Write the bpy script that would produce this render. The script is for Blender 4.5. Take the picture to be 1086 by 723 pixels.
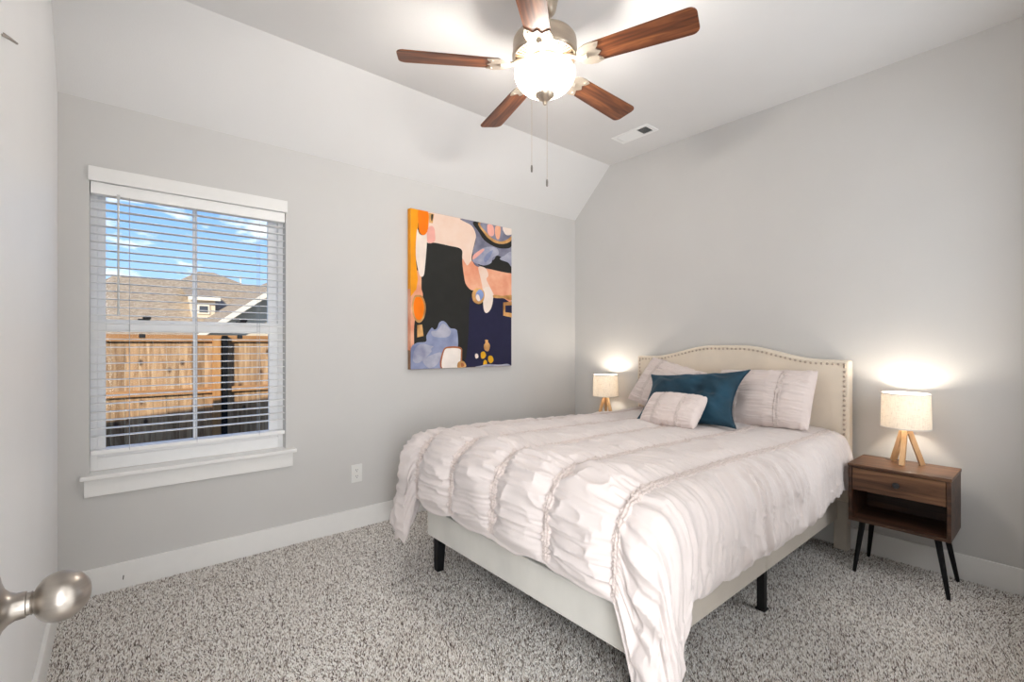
import bpy, bmesh, math, random
import numpy as np
from mathutils import Vector, Matrix
random.seed(7)
PI = math.pi
S = bpy.context.scene
COL = S.collection
for o in list(bpy.data.objects): bpy.data.objects.remove(o)

# ------------------------------------------------------------------ camera
cd = bpy.data.cameras.new('camera'); cam = bpy.data.objects.new('camera', cd); COL.objects.link(cam)
cam.location = (0, 0, 1.24); cam.rotation_euler = (PI/2, 0, -0.6999)
cd.sensor_fit = 'HORIZONTAL'; cd.sensor_width = 36; cd.lens = 499.6/1086*36
cd.shift_y = 3.28/1086; cd.clip_start = 0.05; cd.clip_end = 300
S.camera = cam

# ------------------------------------------------------------------ exposure
S.view_settings.view_transform = 'Standard'; S.view_settings.look = 'None'
S.view_settings.gamma = 1; S.view_settings.use_curve_mapping = False
S.view_settings.exposure = 0.65
S.cycles.max_bounces = 10; S.cycles.diffuse_bounces = 6; S.cycles.transparent_max_bounces = 16
S.cycles.sample_clamp_indirect = 4.0
S.cycles.use_denoising = True

# ------------------------------------------------------------------ sky
W = bpy.data.worlds.new('sky'); S.world = W; W.use_nodes = True
nt = W.node_tree; nt.nodes.clear(); N = nt.nodes.new; L = nt.links.new
tc = N('ShaderNodeTexCoord'); sep = N('ShaderNodeSeparateXYZ'); L(tc.outputs['Generated'], sep.inputs[0])
gr = N('ShaderNodeValToRGB'); L(sep.outputs['Z'], gr.inputs[0])
e = gr.color_ramp.elements
e[0].position = 0.0; e[0].color = (.52, .68, .86, 1); e[1].position = .55; e[1].color = (.05, .14, .42, 1)
m_ = e.new(.12); m_.color = (.33, .53, .84, 1); m_ = e.new(.27); m_.color = (.18, .37, .75, 1)
mp = N('ShaderNodeMapping'); mp.inputs['Scale'].default_value = (6.5, 6.5, 20.0); mp.inputs['Location'].default_value = (.9, 2.2, .55)
L(tc.outputs['Generated'], mp.inputs[0])
no = N('ShaderNodeTexNoise'); no.inputs['Scale'].default_value = 1.0; no.inputs['Detail'].default_value = 9; no.inputs['Roughness'].default_value = .58
L(mp.outputs[0], no.inputs['Vector'])
cr = N('ShaderNodeValToRGB'); cr.color_ramp.elements[0].position = .56; cr.color_ramp.elements[1].position = .66
L(no.outputs['Fac'], cr.inputs[0])
mx = N('ShaderNodeMixRGB'); mx.inputs[2].default_value = (.95, .95, .96, 1); L(cr.outputs[0], mx.inputs[0]); L(gr.outputs[0], mx.inputs[1])
bg = N('ShaderNodeBackground'); bg.inputs['Strength'].default_value = 1.0; L(mx.outputs[0], bg.inputs[0])
wo = N('ShaderNodeOutputWorld'); L(bg.outputs[0], wo.inputs[0])

def light(name, kind, loc, power, color=(1, 1, 1), size=.1, size_y=None, rot=None, direction=None):
    d = bpy.data.lights.new(name, kind); o = bpy.data.objects.new(name, d); COL.objects.link(o)
    o.location = loc; d.energy = power; d.color = color
    if kind == 'AREA':
        d.size = size
        if size_y: d.shape = 'RECTANGLE'; d.size_y = size_y
    elif kind == 'SUN': d.angle = size
    else: d.shadow_soft_size = size
    if direction is not None: o.rotation_euler = Vector(direction).to_track_quat('-Z', 'Y').to_euler()
    return o
light('sun', 'SUN', (-20, -25, 20), 3.5, (1.0, .90, .76), .009, direction=(.55, .65, -.40))
HALL_POWER, FAN_POWER, BED_POWER, BACK_FILL_POWER = 58, 35, 2.8, 10.5
light('hall_window_daylight', 'AREA', (-.38, -.95, 1.35), HALL_POWER, (.97, .985, 1.0), .9, 1.9, direction=(.85, 1, .06))   # unseen fill light added in the hall to brighten the room
light('hall_far_daylight', 'AREA', (.25, -1.70, 1.35), 20, (.97, .985, 1.0), 1.5, 2.0, direction=(.10, 1, .06))  # second added fill, unseen at the far end of the hall
light('back_window_daylight', 'AREA', (2.50, -.30, 1.45), BACK_FILL_POWER, (.98, .99, 1.0), .95, 1.5, direction=(-.02, 1, .05))   # added fill light outside the opening behind the camera

# ------------------------------------------------------------------ materials
MATS = {}
def mat(name, color, rough=.5, metal=0.0, var=0.0, vscale=20, bump=0.0, bscale=60, sheen=0.0, spec=.5, stretch=None, coat=0.0, var2=None):
    """plain procedural surface: base colour mottled by noise, optional bump"""
    if name in MATS: return MATS[name]
    m = bpy.data.materials.new(name); m.use_nodes = True; t = m.node_tree; b = t.nodes['Principled BSDF']
    b.inputs['Roughness'].default_value = rough; b.inputs['Metallic'].default_value = metal
    b.inputs['Specular IOR Level'].default_value = spec
    if sheen: b.inputs['Sheen Weight'].default_value = sheen; b.inputs['Sheen Roughness'].default_value = .4
    if coat: b.inputs['Coat Weight'].default_value = coat; b.inputs['Coat Roughness'].default_value = .15
    c = (*color, 1); tcn = t.nodes.new('ShaderNodeTexCoord'); mpn = t.nodes.new('ShaderNodeMapping')
    t.links.new(tcn.outputs['Object'], mpn.inputs[0])
    if stretch: mpn.inputs['Scale'].default_value = stretch
    n = t.nodes.new('ShaderNodeTexNoise'); n.inputs['Scale'].default_value = vscale; n.inputs['Detail'].default_value = 4
    t.links.new(mpn.outputs[0], n.inputs['Vector'])
    r = t.nodes.new('ShaderNodeValToRGB'); r.color_ramp.elements[0].position = .3; r.color_ramp.elements[1].position = .7
    lo = tuple(x*(1-var) for x in color); hi = tuple(min(1, x*(1+var)) for x in color)
    if var2: lo, hi = color, var2
    r.color_ramp.elements[0].color = (*lo, 1); r.color_ramp.elements[1].color = (*hi, 1)
    t.links.new(n.outputs['Fac'], r.inputs[0]); t.links.new(r.outputs[0], b.inputs['Base Color'])
    if bump:
        n2 = t.nodes.new('ShaderNodeTexNoise'); n2.inputs['Scale'].default_value = bscale; n2.inputs['Detail'].default_value = 3
        t.links.new(mpn.outputs[0], n2.inputs['Vector'])
        bp = t.nodes.new('ShaderNodeBump'); bp.inputs['Strength'].default_value = bump; bp.inputs['Distance'].default_value = .01
        t.links.new(n2.outputs['Fac'], bp.inputs['Height']); t.links.new(bp.outputs[0], b.inputs['Normal'])
    MATS[name] = m; return m

def wood(name, dark, light_, scale=(1, 12, 12), rough=.45, nscale=3.0, island=False, knots=False, mid=None):
    """streaky wood: noise stretched along one axis"""
    m = bpy.data.materials.new(name); m.use_nodes = True; t = m.node_tree; b = t.nodes['Principled BSDF']
    b.inputs['Roughness'].default_value = rough
    tcn = t.nodes.new('ShaderNodeTexCoord'); mpn = t.nodes.new('ShaderNodeMapping'); mpn.inputs['Scale'].default_value = scale
    t.links.new(tcn.outputs['Object'], mpn.inputs[0])
    src = mpn.outputs[0]
    if island:
        ge = t.nodes.new('ShaderNodeNewGeometry'); ml = t.nodes.new('ShaderNodeMath'); ml.operation = 'MULTIPLY'; ml.inputs[1].default_value = 37
        t.links.new(ge.outputs['Random Per Island'], ml.inputs[0])
        va = t.nodes.new('ShaderNodeVectorMath'); va.operation = 'ADD'; t.links.new(src, va.inputs[0]); t.links.new(ml.outputs[0], va.inputs[1]); src = va.outputs[0]
    n = t.nodes.new('ShaderNodeTexNoise'); n.inputs['Scale'].default_value = nscale; n.inputs['Detail'].default_value = 6; n.inputs['Distortion'].default_value = .8
    t.links.new(src, n.inputs['Vector'])
    r = t.nodes.new('ShaderNodeValToRGB'); r.color_ramp.elements[0].position = .33; r.color_ramp.elements[1].position = .68
    r.color_ramp.elements[0].color = (*dark, 1); r.color_ramp.elements[1].color = (*light_, 1)
    if mid: q = r.color_ramp.elements.new(.5); q.color = (*mid, 1)
    t.links.new(n.outputs['Fac'], r.inputs[0]); out = r.outputs[0]
    if island:
        hs = t.nodes.new('ShaderNodeHueSaturation'); mr = t.nodes.new('ShaderNodeMapRange'); mr.inputs[3].default_value = .72; mr.inputs[4].default_value = 1.2
        t.links.new(ge.outputs['Random Per Island'], mr.inputs[0]); t.links.new(mr.outputs[0], hs.inputs['Value']); t.links.new(out, hs.inputs['Color']); out = hs.outputs[0]
    if knots:
        v = t.nodes.new('ShaderNodeTexVoronoi'); v.inputs['Scale'].default_value = 1.0
        mk = t.nodes.new('ShaderNodeMapping'); mk.inputs['Scale'].default_value = (5.5, 5.5, 3.4); t.links.new(tcn.outputs['Object'], mk.inputs[0]); t.links.new(mk.outputs[0], v.inputs['Vector'])
        rk = t.nodes.new('ShaderNodeValToRGB'); rk.color_ramp.elements[0].position = .08; rk.color_ramp.elements[1].position = .2
        t.links.new(v.outputs['Distance'], rk.inputs[0])
        mk2 = t.nodes.new('ShaderNodeMixRGB'); mk2.inputs[1].default_value = (.10, .05, .025, 1); t.links.new(rk.outputs[0], mk2.inputs[0]); t.links.new(out, mk2.inputs[2]); out = mk2.outputs[0]
    t.links.new(out, b.inputs['Base Color']); MATS[name] = m; return m

def glow_cloth(name, color, trans=.5, transp=.15, weave=True, emit=0.0, ecol=(1, .85, .62)):
    """lampshade linen or frosted glass: diffuse + translucent, a little light straight through"""
    m = bpy.data.materials.new(name); m.use_nodes = True; t = m.node_tree; t.nodes.clear()
    out = t.nodes.new('ShaderNodeOutputMaterial'); d = t.nodes.new('ShaderNodeBsdfDiffuse'); tr = t.nodes.new('ShaderNodeBsdfTranslucent'); tp = t.nodes.new('ShaderNodeBsdfTransparent')
    m1 = t.nodes.new('ShaderNodeMixShader'); m2 = t.nodes.new('ShaderNodeMixShader'); m1.inputs[0].default_value = trans; m2.inputs[0].default_value = transp
    t.links.new(d.outputs[0], m1.inputs[1]); t.links.new(tr.outputs[0], m1.inputs[2]); t.links.new(m1.outputs[0], m2.inputs[1]); t.links.new(tp.outputs[0], m2.inputs[2])
    d.inputs['Color'].default_value = (*color, 1); tr.inputs['Color'].default_value = (*color, 1)
    if weave:
        tcn = t.nodes.new('ShaderNodeTexCoord'); a = t.nodes.new('ShaderNodeMapping'); a.inputs['Scale'].default_value = (40, 40, 500)
        c = t.nodes.new('ShaderNodeMapping'); c.inputs['Scale'].default_value = (420, 420, 30)
        n1 = t.nodes.new('ShaderNodeTexNoise'); n2 = t.nodes.new('ShaderNodeTexNoise'); n1.inputs['Scale'].default_value = 1; n2.inputs['Scale'].default_value = 1
        t.links.new(tcn.outputs['Object'], a.inputs[0]); t.links.new(tcn.outputs['Object'], c.inputs[0]); t.links.new(a.outputs[0], n1.inputs['Vector']); t.links.new(c.outputs[0], n2.inputs['Vector'])
        ad = t.nodes.new('ShaderNodeMath'); ad.operation = 'ADD'; t.links.new(n1.outputs['Fac'], ad.inputs[0]); t.links.new(n2.outputs['Fac'], ad.inputs[1])
        r = t.nodes.new('ShaderNodeValToRGB'); r.color_ramp.elements[0].position = .75; r.color_ramp.elements[1].position = 1.15
        r.color_ramp.elements[0].color = (*(x*.76 for x in color), 1); r.color_ramp.elements[1].color = (*color, 1)
        t.links.new(ad.outputs[0], r.inputs[0]); t.links.new(r.outputs[0], d.inputs['Color']); t.links.new(r.outputs[0], tr.inputs['Color'])
    res = m2.outputs[0]
    if emit:
        em = t.nodes.new('ShaderNodeEmission'); em.inputs[0].default_value = (*ecol, 1); em.inputs[1].default_value = emit
        adn = t.nodes.new('ShaderNodeAddShader'); t.links.new(res, adn.inputs[0]); t.links.new(em.outputs[0], adn.inputs[1]); res = adn.outputs[0]
    t.links.new(res, out.inputs[0]); MATS[name] = m; return m

def emission(name, color, strength):
    m = bpy.data.materials.new(name); m.use_nodes = True; t = m.node_tree; t.nodes.clear()
    em = t.nodes.new('ShaderNodeEmission'); em.inputs[0].default_value = (*color, 1); em.inputs[1].default_value = strength
    out = t.nodes.new('ShaderNodeOutputMaterial'); tp = t.nodes.new('ShaderNodeBsdfTransparent'); ad = t.nodes.new('ShaderNodeAddShader')   # clear glass bulb that glows
    t.links.new(em.outputs[0], ad.inputs[0]); t.links.new(tp.outputs[0], ad.inputs[1]); t.links.new(ad.outputs[0], out.inputs[0]); return m

def glass_pane_mat():
    m = bpy.data.materials.new('window_glass'); m.use_nodes = True; t = m.node_tree; t.nodes.clear()
    g = t.nodes.new('ShaderNodeBsdfGlossy'); g.inputs['Roughness'].default_value = .02; tp = t.nodes.new('ShaderNodeBsdfTransparent')
    fr = t.nodes.new('ShaderNodeFresnel'); fr.inputs[0].default_value = 1.35; mxn = t.nodes.new('ShaderNodeMixShader'); out = t.nodes.new('ShaderNodeOutputMaterial')
    tp.inputs[0].default_value = (.97, .985, .98, 1)
    ml = t.nodes.new('ShaderNodeMath'); ml.operation = 'MULTIPLY'; ml.inputs[1].default_value = .10; t.links.new(fr.outputs[0], ml.inputs[0])
    t.links.new(ml.outputs[0], mxn.inputs[0]); t.links.new(tp.outputs[0], mxn.inputs[1]); t.links.new(g.outputs[0], mxn.inputs[2]); t.links.new(mxn.outputs[0], out.inputs[0]); return m

WALL = mat('wall_paint', (.615, .607, .594), .75, var=.012, vscale=3, bump=.05, bscale=180)
CEIL = mat('ceiling_paint', (.75, .745, .74), .85, var=.01, vscale=3, bump=.06, bscale=150)
TRIM = mat('trim_white', (.84, .835, .82), .38, var=.01)
VINYL = mat('vinyl_white', (.90, .90, .90), .35, var=.01)
SLATM = mat('blind_white', (.91, .91, .90), .42, var=.01)
DOORM = mat('door_paint', (.82, .82, .81), .35, var=.01)
BLACKM = mat('black_metal', (.008, .008, .009), .5, var=.2, spec=.25)
BLACKP = mat('black_plastic', (.02, .02, .022), .5, var=.1)
NICKEL = mat('brushed_nickel', (.40, .365, .33), .30, 1.0, var=.06, vscale=8, stretch=(1, 1, 30))
FNICKEL = mat('fan_nickel', (.62, .53, .43), .34, 1.0, var=.05, vscale=8, stretch=(1, 1, 30))
PLATE = mat('outlet_plastic', (.80, .80, .78), .35)

# ------------------------------------------------------------------ mesh helpers
class MB:
    def __init__(s): s.v = []; s.f = []; s.mi = []
    def add(s, v, f, mi=0):
        k = len(s.v); s.v += [tuple(p) for p in v]; s.f += [[i+k for i in q] for q in f]; s.mi += [mi]*len(f); return s
    def box(s, a, b, mi=0, M=None):
        (x0, y0, z0), (x1, y1, z1) = a, b
        v = [Vector(p) for p in ((x0,y0,z0),(x1,y0,z0),(x1,y1,z0),(x0,y1,z0),(x0,y0,z1),(x1,y0,z1),(x1,y1,z1),(x0,y1,z1))]
        if M is not None: v = [M @ p for p in v]
        return s.add(v, [(0,3,2,1),(4,5,6,7),(0,1,5,4),(1,2,6,5),(2,3,7,6),(3,0,4,7)], mi)
    def prism(s, poly, axis, a, b, mi=0):
        """poly of 2-D points extruded from a to b along axis (0: pts are y,z; 1: x,z; 2: x,y), any winding"""
        n = len(poly)
        def P(p, h): return ((h, p[0], p[1]), (p[0], h, p[1]), (p[0], p[1], h))[axis]
        v = [P(p, a) for p in poly]+[P(p, b) for p in poly]
        return s.add(v, [list(range(n))[::-1], list(range(n, 2*n))]+[(i, (i+1) % n, n+(i+1) % n, n+i) for i in range(n)], mi)
    def lathe(s, prof, c=(0, 0, 0), n=40, M=None, cap=True, mi=0):
        v = []; f = []
        for r, z in prof:
            for k in range(n):
                a = 2*PI*k/n; p = Vector((r*math.cos(a), r*math.sin(a), z)); p = (M @ p) if M is not None else p
                v.append(p+Vector(c))
        for j in range(len(prof)-1):
            for k in range(n): f.append((j*n+k, j*n+(k+1) % n, (j+1)*n+(k+1) % n, (j+1)*n+k))
        if cap:
            f.append(list(range(n))[::-1]); f.append([(len(prof)-1)*n+k for k in range(n)])
        return s.add(v, f, mi)
    def tube(s, pts, r, n=10, mi=0, cap=True):
        pts = [Vector(p) for p in pts]; rs = r if isinstance(r, (list, tuple)) else [r]*len(pts); v = []; f = []
        up = Vector((0, 0, 1)); prev = None
        for i, p in enumerate(pts):
            t = (pts[min(i+1, len(pts)-1)]-pts[max(i-1, 0)]).normalized()
            if prev is None: a = t.cross(up if abs(t.z) < .9 else Vector((1, 0, 0))).normalized()
            else: a = (prev-t*prev.dot(t)).normalized()
            prev = a; b = t.cross(a)
            for k in range(n): w = 2*PI*k/n; v.append(p+(a*math.cos(w)+b*math.sin(w))*rs[i])
        for j in range(len(pts)-1):
            for k in range(n): f.append((j*n+k, j*n+(k+1) % n, (j+1)*n+(k+1) % n, (j+1)*n+k))
        if cap: f.append(list(range(n))[::-1]); f.append([(len(pts)-1)*n+k for k in range(n)])
        return s.add(v, f, mi)
    def bar(s, a, b, w0, w1, mi=0, ref=(0, 0, 1)):
        """square bar from a to b, half-widths w0 -> w1"""
        a, b = Vector(a), Vector(b); t = (b-a).normalized(); r = Vector(ref)
        if abs(t.dot(r)) > .95: r = Vector((1, 0, 0))
        x = t.cross(r).normalized(); y = t.cross(x)
        v = [a+x*sx*w0+y*sy*w0 for sx, sy in ((-1,-1),(1,-1),(1,1),(-1,1))]+[b+x*sx*w1+y*sy*w1 for sx, sy in ((-1,-1),(1,-1),(1,1),(-1,1))]
        return s.add(v, [(3,2,1,0),(4,5,6,7),(0,1,5,4),(1,2,6,5),(2,3,7,6),(3,0,4,7)], mi)
    def build(s, name, m, parent=None, smooth=False, bevel=0.0, seg=2, loc=None, origin=None):
        me = bpy.data.meshes.new(name)
        vv = s.v if origin is None else [tuple(Vector(p)-Vector(origin)) for p in s.v]
        me.from_pydata(vv, [], s.f)
        for q in (m if isinstance(m, (list, tuple)) else [m]): me.materials.append(q)
        if any(s.mi): me.polygons.foreach_set('material_index', s.mi)
        b = bmesh.new(); b.from_mesh(me); bmesh.ops.recalc_face_normals(b, faces=b.faces); b.to_mesh(me); b.free()
        if smooth:
            me.polygons.foreach_set('use_smooth', [True]*len(me.polygons))
            if smooth != 'all': me.set_sharp_from_angle(angle=math.radians(40))
        o = bpy.data.objects.new(name, me); COL.objects.link(o)
        if origin is not None: o.location = origin
        if parent is not None: o.parent = parent
        if loc is not None: o.location = loc
        if bevel:
            bm_ = o.modifiers.new('edge', 'BEVEL'); bm_.width = bevel; bm_.segments = seg; bm_.limit_method = 'ANGLE'
        return o

def tag(o, label=None, cat=None, group=None, kind=None):
    if label: o['label'] = label
    if cat: o['category'] = cat
    if group: o['group'] = group
    if kind: o['kind'] = kind
    return o
def empty(name, loc=(0, 0, 0), rz=0):
    o = bpy.data.objects.new(name, None); COL.objects.link(o); o.location = loc; o.rotation_euler = (0, 0, rz); o.empty_display_size = .1
    return o
def copy_tree(o, parent=None):
    c = o.copy(); COL.objects.link(c)
    if parent is not None: c.parent = parent
    for ch in list(o.children): copy_tree(ch, c)
    return c
def struct(o, label=None):
    o['kind'] = 'structure'
    if label: o['label'] = label
    return o
def smooth01(x): x = np.clip(x, 0, 1); return x*x*(3-2*x)
def vnoise(x, y, seed=0):
    """2-D value noise in [-1,1], vectorised"""
    x = np.asarray(x, float); y = np.asarray(y, float); xi = np.floor(x).astype(np.int64); yi = np.floor(y).astype(np.int64)
    fx = x-xi; fy = y-yi; fx = fx*fx*fx*(fx*(fx*6-15)+10); fy = fy*fy*fy*(fy*(fy*6-15)+10)
    def h(a, b):
        n = (a*374761393+b*668265263+seed*1442695041) & 0x7fffffff
        n = ((n ^ (n >> 13))*1274126177) & 0x7fffffff
        n = n ^ (n >> 16)
        return (n & 0xffff)/32767.5-1
    return (h(xi, yi)*(1-fx)+h(xi+1, yi)*fx)*(1-fy)+(h(xi, yi+1)*(1-fx)+h(xi+1, yi+1)*fx)*fy
def grid_mesh(name, P, m, parent=None, closed=False):
    """P: (nu,nv,3) array -> quad grid object"""
    nu, nv = P.shape[:2]; idx = np.arange(nu*nv).reshape(nu, nv)
    q = np.stack([idx[:-1, :-1], idx[1:, :-1], idx[1:, 1:], idx[:-1, 1:]], -1).reshape(-1, 4)
    me = bpy.data.meshes.new(name); me.from_pydata(P.reshape(-1, 3).tolist(), [], q.tolist()); me.materials.append(m)
    me.polygons.foreach_set('use_smooth', [True]*len(me.polygons))
    o = bpy.data.objects.new(name, me); COL.objects.link(o)
    if parent is not None: o.parent = parent
    return o

# ------------------------------------------------------------------ the room shell
YW, XH, XL, HL, HC, YC, YB = 3.1032, 3.4153, -.2099, 2.4393, 2.8514, 2.6825, -.02
T = .14
WX0, WX1, WZ0, WZ1 = -.097, .800, .600, 2.045       # window opening
w = MB()
w.box((XL-T, YW, -.1), (WX0, YW+T, 3.0)).box((WX1, YW, -.1), (XH+T, YW+T, 3.0)).box((WX0, YW, -.1), (WX1, YW+T, WZ0-.022)).box((WX0, YW, WZ1), (WX1, YW+T, 3.0))
struct(w.build('wall_window', WALL), 'light grey painted wall with the window and the painting')
struct(MB().box((XH, YB-T, -.1), (XH+T, YW, 3.0)).build('wall_headboard', WALL), 'light grey painted wall behind the headboard')
struct(MB().box((XL-T, YB-T, -.1), (XL, YW, 3.0)).build('wall_left', mat('wall_paint_white', (.86, .86, .86), .5, var=.012, vscale=3, bump=.05, bscale=180)), 'wall with paint lightened to look brightly lit, at the left edge of the photo')  # wall paint lightened here to stand in for stronger light
DX0, DX1, DZ = -.125, .70, 2.05                       # doorway beside the camera
w = MB(); w.box((XL, YB-T, -.1), (DX0, YB, 3.0)).box((DX1, YB-T, -.1), (2.0, YB, 3.0)).box((DX0, YB-T, DZ), (DX1, YB, 3.0))
w.box((3.0, YB-T, -.1), (XH, YB, 3.0)).box((2.0, YB-T, -.1), (3.0, YB, .65)).box((2.0, YB-T, 2.25), (3.0, YB, 3.0))  # opening put in the back wall to let the added fill through
struct(w.build('wall_back', WALL))
struct(MB().box((XL-T, YB-T, -.1), (XH+T, YW+T, 0)).build('floor', mat('floor_backing', (.33, .30, .27), .95, var=.3, vscale=150)))
struct(MB().box((XL, YB, HC), (XH, YC, HC+.12)).build('ceiling', CEIL), 'flat white ceiling')
struct(MB().prism([(YC, HC), (YW, HL), (YW, HC+.12), (YC, HC+.12)], 0, XL, XH).build('ceiling_slope', CEIL), 'sloped strip of white ceiling above the window wall')
# hallway behind the camera
hw = MB(); hw.box((-.75, -1.75, -.1), (-.65, YB-T, 2.6)).box((1.02, -1.75, -.1), (1.12, YB-T, 2.6)).box((-.75, -1.85, -.1), (1.12, -1.75, 2.6)).box((-.75, -1.85, 2.44), (1.12, YB-T, 2.6)).box((-.75, -1.85, -.1), (1.12, YB-T, 0))
struct(hw.build('wall_hall', WALL))
def baseb(name, a, b, lab=None):
    struct(MB().box(a, b).build(name, TRIM, bevel=.003), lab)
BB = .135
baseb('baseboard_window', (XL, YW-.015, 0), (XH, YW, BB), 'white baseboard under the window wall')
baseb('baseboard_headboard', (XH-.015, YB, 0), (XH, YW-.015, BB), 'white baseboard along the headboard wall')
baseb('baseboard_left', (XL, YB, 0), (XL+.015, YW-.015, BB), 'white baseboard along the left wall')
baseb('baseboard_back', (DX1+.06, YB, 0), (XH-.015, YB+.015, BB))

# window
win = struct(empty('window_1', ((WX0+WX1)/2, YW+.07, WZ0)), 'white single-hung window with two sashes')
O = Vector(win.location)
def wpart(mb, name, m=VINYL, parent=None, bevel=.002, **k):
    o = mb.build(name, m, None, bevel=bevel, origin=O, **k); o.parent = parent or win
    o.location = (0, 0, 0); return o
FY0, FY1 = YW+.066, YW+.13
fr = MB(); fr.box((WX0, FY0, WZ0+.0), (WX0+.028, FY1, WZ1)).box((WX1-.028, FY0, WZ0), (WX1, FY1, WZ1)).box((WX0+.028, FY0, WZ1-.02), (WX1-.028, FY1, WZ1)).box((WX0+.028, FY0, WZ0), (WX1-.028, FY1, WZ0+.065))
wpart(fr, 'window_frame')
gx0, gx1 = -.037, .722
GL = glass_pane_mat()
def sash(z0, z1, gz0, gz1, y0, y1):
    sm = MB(); sm.box((WX0+.028, y0, z0), (gx0, y1, z1)).box((gx1, y0, z0), (WX1-.028, y1, z1)).box((gx0, y0, z0), (gx1, y1, gz0)).box((gx0, y0, gz1), (gx1, y1, z1))
    s_ = wpart(sm, 'sash')
    wpart(MB().box((.335, y0+.006, gz0), (.355, y1-.006, gz1)), 'muntin', parent=s_)
    wpart(MB().box((gx0, (y0+y1)/2-.002, gz0), (gx1, (y0+y1)/2+.002, gz1)), 'glass_pane', GL, parent=s_, bevel=0)
    return s_
sash(1.335, WZ1-.02, 1.365, 2.018, YW+.098, YW+.122)
low = sash(WZ0+.065, 1.367, .712, 1.305, YW+.070, YW+.096)
for x in (.117, .572):
    wpart(MB().box((x-.026, YW+.062, 1.367), (x+.026, YW+.094, 1.374)).box((x-.006, YW+.056, 1.374), (x+.030, YW+.078, 1.384)), 'sash_lock', BLACKP, parent=low)
    wpart(MB().box((x-.010-.012, YW+.064, 1.272), (x-.010+.016, YW+.070, 1.293)), 'tilt_latch', BLACKP, parent=low)
wpart(MB().box((WX0-.034, YW-.048, WZ0-.022), (WX1+.052, YW+.07, WZ0)), 'window_sill', TRIM, bevel=.004)
wpart(MB().box((WX0-.020, YW-.020, WZ0-.108), (WX1+.036, YW, WZ0-.022)), 'apron', TRIM)
wpart(MB().box((WX0-.005, YW-.020, WZ1-.002), (WX1+.005, YW, WZ1+.068)), 'head_casing', TRIM)

# window blind
bl = tag(empty('window_blind', ((WX0+WX1)/2, YW+.03, WZ0+.085)), 'white horizontal slat blind lowered with open slats in the window', 'blind')
OB = Vector(bl.location)
def bpart(mb, name, m, bevel=0, smooth=False):
    o = mb.build(name, m, None, bevel=bevel, origin=OB, smooth=smooth); o.parent = bl; o.location = (0, 0, 0); return o
bx0, bx1, by = WX0+.004, WX1-.004, YW+.030
bpart(MB().box((bx0, by-.028, 1.985), (bx1, by+.026, 2.043)), 'headrail', SLATM, .002)
sl = MB(); z = 1.955; nz = 0
while z > .742:
    for k in range(4):      # slightly crowned slat
        ya, yb = by-.0245+k*.01225, by-.0245+(k+1)*.01225
        za, zb = z+.0015-.0028*((k-2)/2)**2, z+.0015-.0028*((k-1)/2)**2
        sl.add([(bx0, ya, za-.0010), (bx1, ya, za-.0010), (bx1, yb, zb-.0010), (bx0, yb, zb-.0010), (bx0, ya, za+.0010), (bx1, ya, za+.0010), (bx1, yb, zb+.0010), (bx0, yb, zb+.0010)],
               [(0,3,2,1),(4,5,6,7),(0,1,5,4),(1,2,6,5),(2,3,7,6),(3,0,4,7)])
    z -= .0406
bpart(sl, 'slats', SLATM)
bpart(MB().box((bx0, by-.026, .690), (bx1, by+.026, .712)), 'bottom_rail', SLATM, .003)
CORD = mat('cord_grey', (.45, .46, .48), .7)
for x in (.056, .345, .655):
    c = MB()
    for yy in (by-.027, by+.027): c.tube([(x, yy, 1.99), (x, yy, .70)], .0011, 6)
    bpart(c, 'ladder_cord', CORD)
bpart(MB().tube([(.012, by-.034, 1.985), (.012, by-.036, 1.40)], .0045, 8).tube([(.012, by-.036, 1.40), (.012, by-.036, 1.385)], .006, 8).box((.006, by-.040, 1.97), (.018, by-.028, 1.992)), 'tilt_wand', mat('wand_clear', (.60, .61, .60), .25), smooth=True)

# ------------------------------------------------------------------ open door with its knob
door = struct(empty('door_1', (-.1075, -.055, 0)), 'white door standing open along the left wall')
OD = Vector(door.location)
def dpart(mb, name, m, lab=None, bevel=0, smooth=False):
    o = mb.build(name, m, None, bevel=bevel, origin=OD, smooth=smooth); o.parent = door; o.location = (0, 0, 0)
    if lab: o['label'] = lab
    return o
dm = MB().box((-.125, -.015, .012), (-.092, .712, 2.035))
for z0, z1 in ((.22, .95), (1.10, 1.90)):
    for y0, y1 in ((.09, .31), (.39, .61)):
        dm.box((-.092, y0, z0), (-.0895, y1, z1)).box((-.0895, y0+.03, z0+.03), (-.088, y1-.03, z1-.03))
dpart(dm, 'door_leaf', DOORM, bevel=.0015)
KY, KZ = .66, .985
RX = Matrix(((0, 0, 1, 0), (0, 1, 0, 0), (-1, 0, 0, 0), (0, 0, 0, 1)))     # local z -> +x
kn = MB()
rose = [(.034, -.0915), (.034, -.0885), (.032, -.0865), (.026, -.0850), (.019, -.0822), (.0150, -.0785), (.0126, -.0740), (.0122, -.0668), (.0108, -.0662), (.0104, -.0636), (.0112, -.0630)]
egg = []
for i in range(21):
    a = PI*(.12+.88*i/20); x = -.0408-.0222*math.cos(a); r = .0242*math.sin(a)**.92*(1+.05*math.cos(a)) if a < PI-1e-6 else .0003
    egg.append((max(r, .0003), x))
kn.lathe([(r, z_) for r, z_ in rose+egg], (0, KY, KZ), 48, RX)
dpart(kn, 'door_knob', NICKEL, 'brushed nickel egg-shaped knob with a flared round rose', smooth=True)
dpart(MB().box((-.121, .7118, KZ-.03), (-.096, .7135, KZ+.03)), 'latch_plate', NICKEL)

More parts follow.
